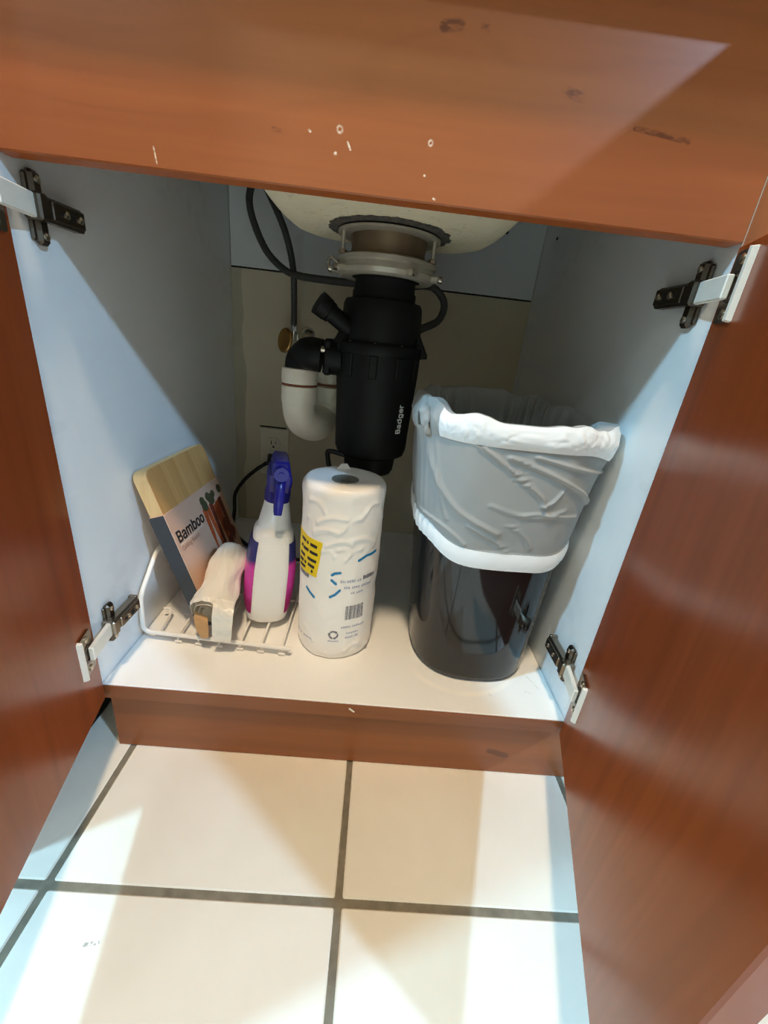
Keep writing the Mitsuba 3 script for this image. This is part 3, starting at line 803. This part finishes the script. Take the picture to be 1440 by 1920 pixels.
bz = np.array([b[0] for b in body])
for z in np.unique(np.concatenate([bz, np.linspace(0, .219, 50)])):
    fine.append((z, 0, 0, *[np.interp(z, bz, [b[k] for b in body]) for k in (3, 4, 5)]))
obj('bottle', moved(loft(fine, 72), S), 'mat_hdpe', sb, smooth=50)
# label panels bulging a little on both broad sides
for sgn in (-1, 1):
    a = np.linspace(-.95, .95, 26) if sgn > 0 else np.linspace(PI - .95, PI + .95, 26)
    G = []
    for z in np.linspace(.020, .150, 24):
        axz, ayz, ez = [np.interp(z, bz, [b[k] for b in body]) for k in (3, 4, 5)]
        bul = .0042 * math.sin(PI * (z - .020) / .13) ** .6
        xy = sloop(a, axz + .0006, ayz + .0006, ez)
        nx = np.clip(1 - np.abs(np.linspace(-1, 1, 26)) ** 2.5, 0, 1)
        xy[:, 0] += sgn * bul * nx
        G.append(np.column_stack([xy, np.full(26, z)]))
    obj('side_label', moved(grid_mesh(np.array(G), False), S), 'mat_bottle_label', sb, smooth=True, label='magenta and purple label')
obj('collar', moved(lathe([(.0168, .2105), (.0192, .211), (.0196, .215), (.0196, .228), (.0182, .232), (.012, .233)], 36), S), 'mat_blue_plastic', sb, smooth=35)
head = hull(np.vstack([rbox([-.0165, -.020, .228], [.0165, .020, .236], .003).vertices, rbox([-.0185, -.024, .240], [.0185, .024, .254], .004).vertices, rbox([-.0165, -.028, .258], [.0165, .030, .262], .003).vertices]))
obj('spray_head', moved(head, S), 'mat_blue_plastic', sb)
obj('shroud', moved(hull(np.vstack([rbox([-.0135, -.034, .260], [.0135, .034, .270], .003).vertices, rbox([-.0115, -.032, .276], [.0115, .026, .283], .004).vertices])), S), 'mat_blue_plastic', sb)
nz = cyl([0, -.034, .268], [0, -.046, .268], .0105, 20)
obj('nozzle', moved(join(nz, cyl([0, -.046, .268], [0, -.048, .268], .004, 12)), S), 'mat_blue_plastic', sb, smooth=40)
tr = np.array([[0, -.024, .256], [0, -.035, .245], [0, -.041, .230], [0, -.043, .216], [0, -.047, .205]])
tp = spline(tr, 6)
obj('trigger', moved(tube(tp, np.interp(np.linspace(0, 1, len(tp)), [0, .8, 1], [.0085, .0068, .0055]), 14), S), 'mat_blue_plastic', sb, smooth=50)

# ------------------------------------------------------------------ paper towel roll in plastic film
pt = thing('paper_towel_roll', 'paper towel roll in printed plastic film standing on the cabinet floor', 'paper towel roll')
PC, PR = np.array([.303, .142]), .0605
CRE = [(-30, .232, 10, .243, .0022), (-45, .262, -20, .25, .002), (-35, .215, 0, .222, .0024), (5, .225, 30, .245, .0022), (-15, .20, 20, .206, .002), (20, .212, 55, .20, .002), (-50, .235, -35, .22, .002),
       (0, .195, 18, .188, .0018), (35, .252, 58, .262, .0018), (12, .18, 34, .196, .0018), (-20, .19, -4, .184, .0018), (40, .03, 62, .014, .0028), (-50, .05, -30, .03, .0016), (20, .016, 48, .026, .002)]


def roll_radius(t, z):
    """Outer radius of the wrapped roll at the angle t (degrees from -y towards +x) and height z."""
    t, z = np.broadcast_arrays(np.asarray(t, float), np.asarray(z, float))
    tr_ = np.radians(t)
    q = np.stack([np.cos(tr_) * 2.1, np.sin(tr_) * 2.1, z * 26], -1)
    r = PR + .0042 * (meshkit.fbm(q, 3, 2) - .5)
    for t0, z0, t1, z1, h in CRE:
        px, py = t * PI / 180 * PR, z
        ax_, ay_, bx_, by_ = t0 * PI / 180 * PR, z0, t1 * PI / 180 * PR, z1
        s = np.clip(((px - ax_) * (bx_ - ax_) + (py - ay_) * (by_ - ay_)) / ((bx_ - ax_) ** 2 + (by_ - ay_) ** 2), 0, 1)
        bow = .006 * np.sin(PI * s)
        d = np.hypot(px - ax_ - s * (bx_ - ax_), py - ay_ - s * (by_ - ay_) - bow)
        r = r + h * 1.15 * np.exp(-(d / .0032) ** 2)
    r = r - .004 * np.clip(1 - z / .012, 0, 1) ** 2 - .006 * np.clip((z - .274) / .010, 0, 1) ** 2
    return r


nt = 200
ta = np.linspace(-180, 180, nt, endpoint=False)
rows = []
for z in np.concatenate([[0.0008, .003, .006], np.linspace(.010, .272, 100), [.276, .279, .2815, .283]]):
    r = roll_radius(ta, z)
    rows.append(np.column_stack([PC[0] + r * np.sin(np.radians(ta)), PC[1] - r * np.cos(np.radians(ta)), np.full(nt, z)]))
for k, r in enumerate((.050, .042, .034, .027, .022, .0195)):
    zz = .2835 - .0006 * k + .0012 * (meshkit.fbm(np.column_stack([np.cos(np.radians(ta)) * 3, np.sin(np.radians(ta)) * 3, np.full(nt, k * .4)]), 2, 3) - .5)
    rows.append(np.column_stack([PC[0] + r * np.sin(np.radians(ta)), PC[1] - r * np.cos(np.radians(ta)), zz]))
obj('wrapper', grid_mesh(np.array(rows), True, True, False), 'mat_towel_film', pt, smooth=50)
obj('cardboard_core', lathe([(0, .262), (.0192, .262), (.0196, .2815), (.0186, .282), (.0184, .264)], 36, PC), 'mat_core', pt, smooth=40, label='grey cardboard core')
tuft = hull([[PC[0] - .006 + dx, PC[1] + .040 + dy, .2815 + dz] for dx, dy, dz in ((-.012, 0, 0), (.012, .003, 0), (-.008, .010, .0), (.010, .010, .0), (-.005, .004, .009), (.004, .006, .010))])
obj('film_tuft', tuft, 'mat_towel_film', pt)


def on_roll(poly, t0, z0, lift=.0004, thick=.0003, tilt=0.0, step=.003):
    """A flat print (in metres: x along the arc, y up, origin at t0 degrees, z0) laid on the wrapped roll."""
    m = flat(poly, thick) if not isinstance(poly, trimesh.Trimesh) else poly.copy()
    for _ in range(6):
        if m.edges_unique_length.max() < step:
            break
        v, f_ = trimesh.remesh.subdivide_to_size(m.vertices, m.faces, step)
        m = trimesh.Trimesh(v, f_, process=True)
    v = m.vertices
    c, s = math.cos(tilt), math.sin(tilt)
    x, y = v[:, 0] * c - v[:, 1] * s, v[:, 0] * s + v[:, 1] * c
    t = t0 + np.degrees(x / PR)
    z = z0 + y
    r = roll_radius(t, z) + lift + v[:, 2]
    return trimesh.Trimesh(np.column_stack([PC[0] + r * np.sin(np.radians(t)), PC[1] - r * np.cos(np.radians(t)), z]), m.faces, process=False)


mm = PR * PI / 180          # metres of arc per degree
yel = Polygon([(-66 * mm, .000), (-7 * mm, .000), (0, .058), (-60 * mm, .062)])
obj('yellow_sticker', on_roll(yel, -20.5, .145), 'mat_yellow', pt, label='yellow sticker with black print')
for k, (y, parts) in enumerate(((.046, ((-46, -34), (-31, -27), (-23, -11))), (.034, ((-46, -41), (-38, -26), (-23, -9))), (.022, ((-46, -33), (-26, -10))), (.012, ((-46, -36), (-33, -29), (-25, -12))), (.004, ((-44, -30), (-17, -14))))):
    for a0, a1 in parts:
        obj('sticker_print', on_roll(sbox(a0 * mm, y, a1 * mm, y + .0042), -20.5, .145, .0009, .0003, -.06), 'mat_ink', pt)


def arc(pts, wd):
    from shapely.geometry import LineString
    return LineString([(t * mm, z) for t, z in pts]).buffer(wd, 6)


for pts in (((31, .178), (42, .1835), (63, .184)), ((-5, .155), (-1, .1585), (6, .160)), ((-5, .1465), (1, .141)), ((-6, .117), (1, .122), (7, .130)), ((-44, .121), (-37, .115), (-30, .110))):
    obj('blue_arc', on_roll(arc(pts, .0018), 0, 0), 'mat_print_blue', pt)


def words(t0, z0, spans, h, m, tilt=0.0, name='film_print'):
    for a0, a1 in spans:
        x = a0
        while x < a1 - .8:
            wd = 1.5 + 1.1 * abs(math.sin(x * 12.9 + z0 * 700))
            obj(name, on_roll(sbox(x * mm, 0, min(x + wd, a1) * mm, h * (.62 + .38 * abs(math.sin(x * 7.1)))), t0, z0, .0004, .0002, tilt), m, pt)
            x += wd + .9


words(0, .1435, ((7, 14), (16, 28), (31, 38)), .0042, 'mat_print_grey')
words(0, .1445, ((40, 62),), .0068, 'mat_print_dark')
words(0, .1325, ((13, 22), (24, 36), (38, 56)), .0042, 'mat_print_grey')
words(0, .1230, ((23, 29), (31, 42)), .0036, 'mat_print_grey')
words(0, .0615, ((13, 28), (30, 50)), .0034, 'mat_print_grey')
words(0, .0500, ((21, 40),), .0028, 'mat_print_grey')
words(0, .0420, ((20, 32), (34, 41)), .0034, 'mat_print_grey')
words(0, .1380, ((-66, -40),), .0075, 'mat_print_dark')
words(0, .0310, ((-72, -52), (-49, -31)), .0022, 'mat_print_grey', .02)
x, k = 17.5, 0
while x < 45:
    wd = (.9, 1.5, .7, 2.1, 1.0)[k % 5]
    obj('barcode_bar', on_roll(sbox(x * mm, 0, (x + wd) * mm, .025), 0, .077, .0004, .0002), 'mat_print_dark', pt)
    x += wd + (.9, 1.3, .8)[k % 3]
    k += 1
for k in range(3):      # three bent arrows of the recycling mark
    g = [(.0065 * math.sin(2 * PI * k / 3 + d), .0065 * math.cos(2 * PI * k / 3 + d)) for d in (-.72, -.25, .25, .62)]
    from shapely.geometry import LineString
    arrow = LineString(g).buffer(.0012).union(Polygon([(g[-1][0] + .0026 * math.sin(2 * PI * k / 3 + .6), g[-1][1] + .0026 * math.cos(2 * PI * k / 3 + .6)), (g[-1][0] - .0026 * math.sin(2 * PI * k / 3 + .6), g[-1][1] - .0026 * math.cos(2 * PI * k / 3 + .6)),
                                                       (.0068 * math.sin(2 * PI * k / 3 + 1.1), .0068 * math.cos(2 * PI * k / 3 + 1.1))]))
    obj('recycling_mark', on_roll(arrow, 2.5, .049, .0004, .0002), 'mat_print_dark', pt)
words(0, .0360, ((-5, 10),), .0026, 'mat_print_grey')

# ------------------------------------------------------------------ trash can and its bag
can = thing('trash_can', 'glossy black plastic trash can standing by the right cabinet wall', 'trash can')
EX = 2.6


def can_e(z):
    return 2.6 + 0.9 * min(max(z / .40, 0), 1)


def can_sec(z):
    s = min(max(z / .40, 0), 1)
    return (.5285 - .012 * s, .170 + .002 * s, .0955 + .0185 * s, .110 + .020 * s)


secs = [(.0006, .5285, .17, .085, .098, EX), (.002, .5285, .17, .092, .106, EX), (.006, .5285, .17, .0955, .110, EX), (.010, .5285, .17, .0962, .1108, EX)]
for z in np.linspace(.03, .392, 24):
    secs.append((z, *can_sec(z), can_e(z)))
zs = [(.392, 0), (.396, .001), (.398, -.001), (.396, -.003)]
secs += [(z, *(np.array(can_sec(.4)) + [0, 0, d, d]), can_e(.4)) for z, d in zs]
for z in np.linspace(.39, .006, 12):
    c = can_sec(z)
    secs.append((z, c[0], c[1], c[2] - .003, c[3] - .003, can_e(z)))
obj('body', loft(secs, 120, True, True), 'mat_bin', can, smooth=50)

bag = thing('trash_bag', 'translucent white drawstring bag folded over the rim of the trash can', 'trash bag')
NB = 440
ang = np.linspace(0, 2 * PI, NB, endpoint=False)
CR = [((.412, .392), (.420, .34), (.452, .29), (.505, .262), 0.0037, 0.0032), ((.455, .378), (.502, .348), (.545, .318), (.552, .306), 0.0040, 0.0022), ((.552, .306), (.562, .312), (.568, .322), (.570, .326), 0.0029, 0.0018),
      ((.50, .362), (.555, .345), (.60, .322), (.622, .298), 0.0042, 0.0022), ((.53, .366), (.57, .358), (.605, .350), (.63, .345), 0.0034, 0.0022), ((.41, .265), (.435, .262), (.455, .252), (.47, .240), 0.0027, 0.0022),
      ((.47, .268), (.49, .258), (.51, .247), (.522, .236), 0.0024, 0.0022), ((.52, .275), (.535, .265), (.545, .255), (.552, .245), 0.0022, 0.0022), ((.53, .292), (.55, .295), (.58, .292), (.60, .290), 0.0024, 0.0022),
      ((.41, .385), (.407, .34), (.404, .30), (.408, .255), 0.0027, 0.0020), ((.418, .385), (.428, .33), (.438, .29), (.445, .27), 0.0021, 0.0022), ((.49, .30), (.52, .292), (.55, .29), (.58, .30), 0.0018, 0.0029)]
CP = [(spline(c[:4], 8), c[4], c[5]) for c in CR]


def crease(x, z):
    out = np.zeros_like(x)
    for pth, h, wd in CP:
        d = np.full(x.shape, 9.0)
        for k in range(len(pth) - 1):
            a_, b_ = pth[k], pth[k + 1]
            ab = b_ - a_
            s = np.clip(((x - a_[0]) * ab[0] + (z - a_[1]) * ab[1]) / (ab @ ab + 1e-12), 0, 1)
            d = np.minimum(d, np.hypot(x - a_[0] - s * ab[0], z - a_[1] - s * ab[1]))
        out = out + h * np.exp(-(d / wd) ** 2)
    return out


def bag_row(z, out, wr, front=True, key=0.0):
    """One ring of the bag at height z (scalar or per angle), OUT metres outside the can's wall."""
    z = np.broadcast_to(z, ang.shape)
    sec = np.array([can_sec(min(q, .40)) for q in z])
    xy = np.array([sloop(np.array([a_]), s[2], s[3], can_e(q))[0] for a_, s, q in zip(ang, sec, z)])
    nrm = np.column_stack([np.cos(ang), np.sin(ang)])
    q = np.column_stack([np.cos(ang) * 3.2, np.sin(ang) * 3.2, z * 14 + key])
    d = out + wr * (meshkit.fbm(q, 3, 7) - .3)
    X = sec[:, :2] + xy
    fr = np.clip((-np.sin(ang) - .2) / .3, 0, 1) if front else 0
    d = d + crease(X[:, 0], z) * fr
    # vertical folds on both flanks
    d = d + .0022 * np.clip(np.abs(np.cos(ang)) - .55, 0, 1) * np.sin(ang * 46 + 9 * z) * wr / .004
    X = X + nrm * d[:, None]
    X[:, 0] = np.minimum(X[:, 0], W - .004)
    return np.column_stack([X, z])


# height of the bag's hem and rim around the can
hem = .205 + .030 * np.clip(-np.cos(ang), 0, 1) ** 1.5 + .012 * np.clip(np.cos(ang), 0, 1) + .02 * np.clip(np.sin(ang), 0, 1) + .0025 * np.sin(ang * 7)
rimz = .4015 + .003 * np.sin(ang * 9) + .004 * meshkit.noise(np.column_stack([np.cos(ang) * 8, np.sin(ang) * 8, 0 * ang])) + .010 * np.clip(np.sin(ang), 0, 1) + .010 * np.exp(-((ang - 3.55) / .35) ** 2)
puff = .012 * np.exp(-((ang - 5.75) / .28) ** 2) + .010 * np.exp(-((ang - 3.45) / .22) ** 2)
bandz = .376 - .004 * np.clip(-np.sin(ang), 0, 1) - .012 * np.exp(-((ang - 5.8) / .35) ** 2)
rows = [bag_row(hem * (1 - s) + (hem + .026) * s, .0052 + .0018 * math.sin(PI * s), .0034, key=3) for s in np.linspace(0, 1, 6)]
obj('hem', grid_mesh(np.array(rows), True), 'mat_bag_band', bag, smooth=60, label='white double layered hem')
rows = [bag_row(hem + .026, .0050, .0034, key=3)]
for s in np.linspace(0.015, 1, 100):
    rows.append(bag_row((hem + .026) * (1 - s) + bandz * s, .0044 + .0035 * math.sin(PI * s), .0030) + np.column_stack([puff * s ** 4 * np.cos(ang), puff * s ** 4 * np.sin(ang), 0 * ang]))
obj('film', grid_mesh(np.array(rows), True), 'mat_bag', bag, smooth=60, label='translucent greyish film')
rows = []
for s in np.linspace(0, 1, 22):
    o = .0060 + .0045 * math.sin(PI * min(s * 1.15, 1))
    o = o if s < .85 else o * (1 - (s - .85) * 3.5)
    zr = bandz * (1 - s) + rimz * s
    crumple = .0038 * (np.abs(meshkit.fbm(np.column_stack([np.cos(ang) * 11, np.sin(ang) * 11, zr * 60 + ang * 3]), 3, 21) - .5) * 2 - .25) * math.sin(PI * min(s, .9))
    r_ = bag_row(zr, o, .0036, front=False, key=9)
    rows.append(r_ + np.column_stack([(puff + crumple) * np.cos(ang), (puff + crumple) * np.sin(ang), 0 * ang]))
rows = np.array(rows)
rows[..., 0] = np.minimum(rows[..., 0], W - .003)
bright = np.where((ang > 3.88))[0]
bright = np.concatenate([bright, [0]])
plain = np.where((ang < 3.89))[0]
obj('drawstring_band', grid_mesh(rows[:, bright], False), 'mat_bag_band', bag, smooth=60, label='bright white drawstring band')
rest = grid_mesh(rows[:, plain], False)
mid = rest.triangles.mean(axis=1)
ta_ = np.arctan2(mid[:, 1] - .172, mid[:, 0] - .5165) % (2 * PI)
keep = ~((ta_ > 3.72) & (ta_ < 3.86) & (mid[:, 2] > .380) & (mid[:, 2] < .397))
obj('rim_film', trimesh.Trimesh(rest.vertices, rest.faces[keep], process=False), 'mat_bag', bag, smooth=60, label='greyish film over the back and left of the rim')
rows = [rows[-1]]
pl_ = .0025 * (np.sin(ang * 61) - 1) + .002 * (np.sin(ang * 37 + 1) - 1)
for s, inn in ((.0, -.004), (.004, -.0075), (.02, -.0085)) + tuple((q, -.0085 - .010 * q) for q in np.linspace(.06, 1, 20)):
    c = bag_row(rimz * (1 - s) + (.17) * s, inn, .001, front=False, key=20)
    k = min(1, s * 25)
    rows.append(c + np.column_stack([pl_ * k * np.cos(ang), pl_ * k * np.sin(ang), 0 * ang]))
obj('liner', grid_mesh(np.array(rows), True, False, True), 'mat_bag', bag, smooth=60, label='pleated film inside the can')
kn = spline([[.404, .078, .372], [.398, .074, .390], [.397, .084, .406], [.400, .105, .411], [.398, .122, .404], [.396, .126, .386], [.400, .116, .366]], 9)
kt = tube(kn, np.interp(np.linspace(0, 1, len(kn)), [0, .3, .7, 1], [.004, .0062, .0066, .004]), 20)
nv = meshkit.fbm(kt.vertices * 120, 3, 4)
kt.vertices = kt.vertices + kt.vertex_normals * ((nv - .5) * .008)[:, None]
obj('bunched_loop', kt, 'mat_bag', bag, smooth=True, label='bunched loop of film')
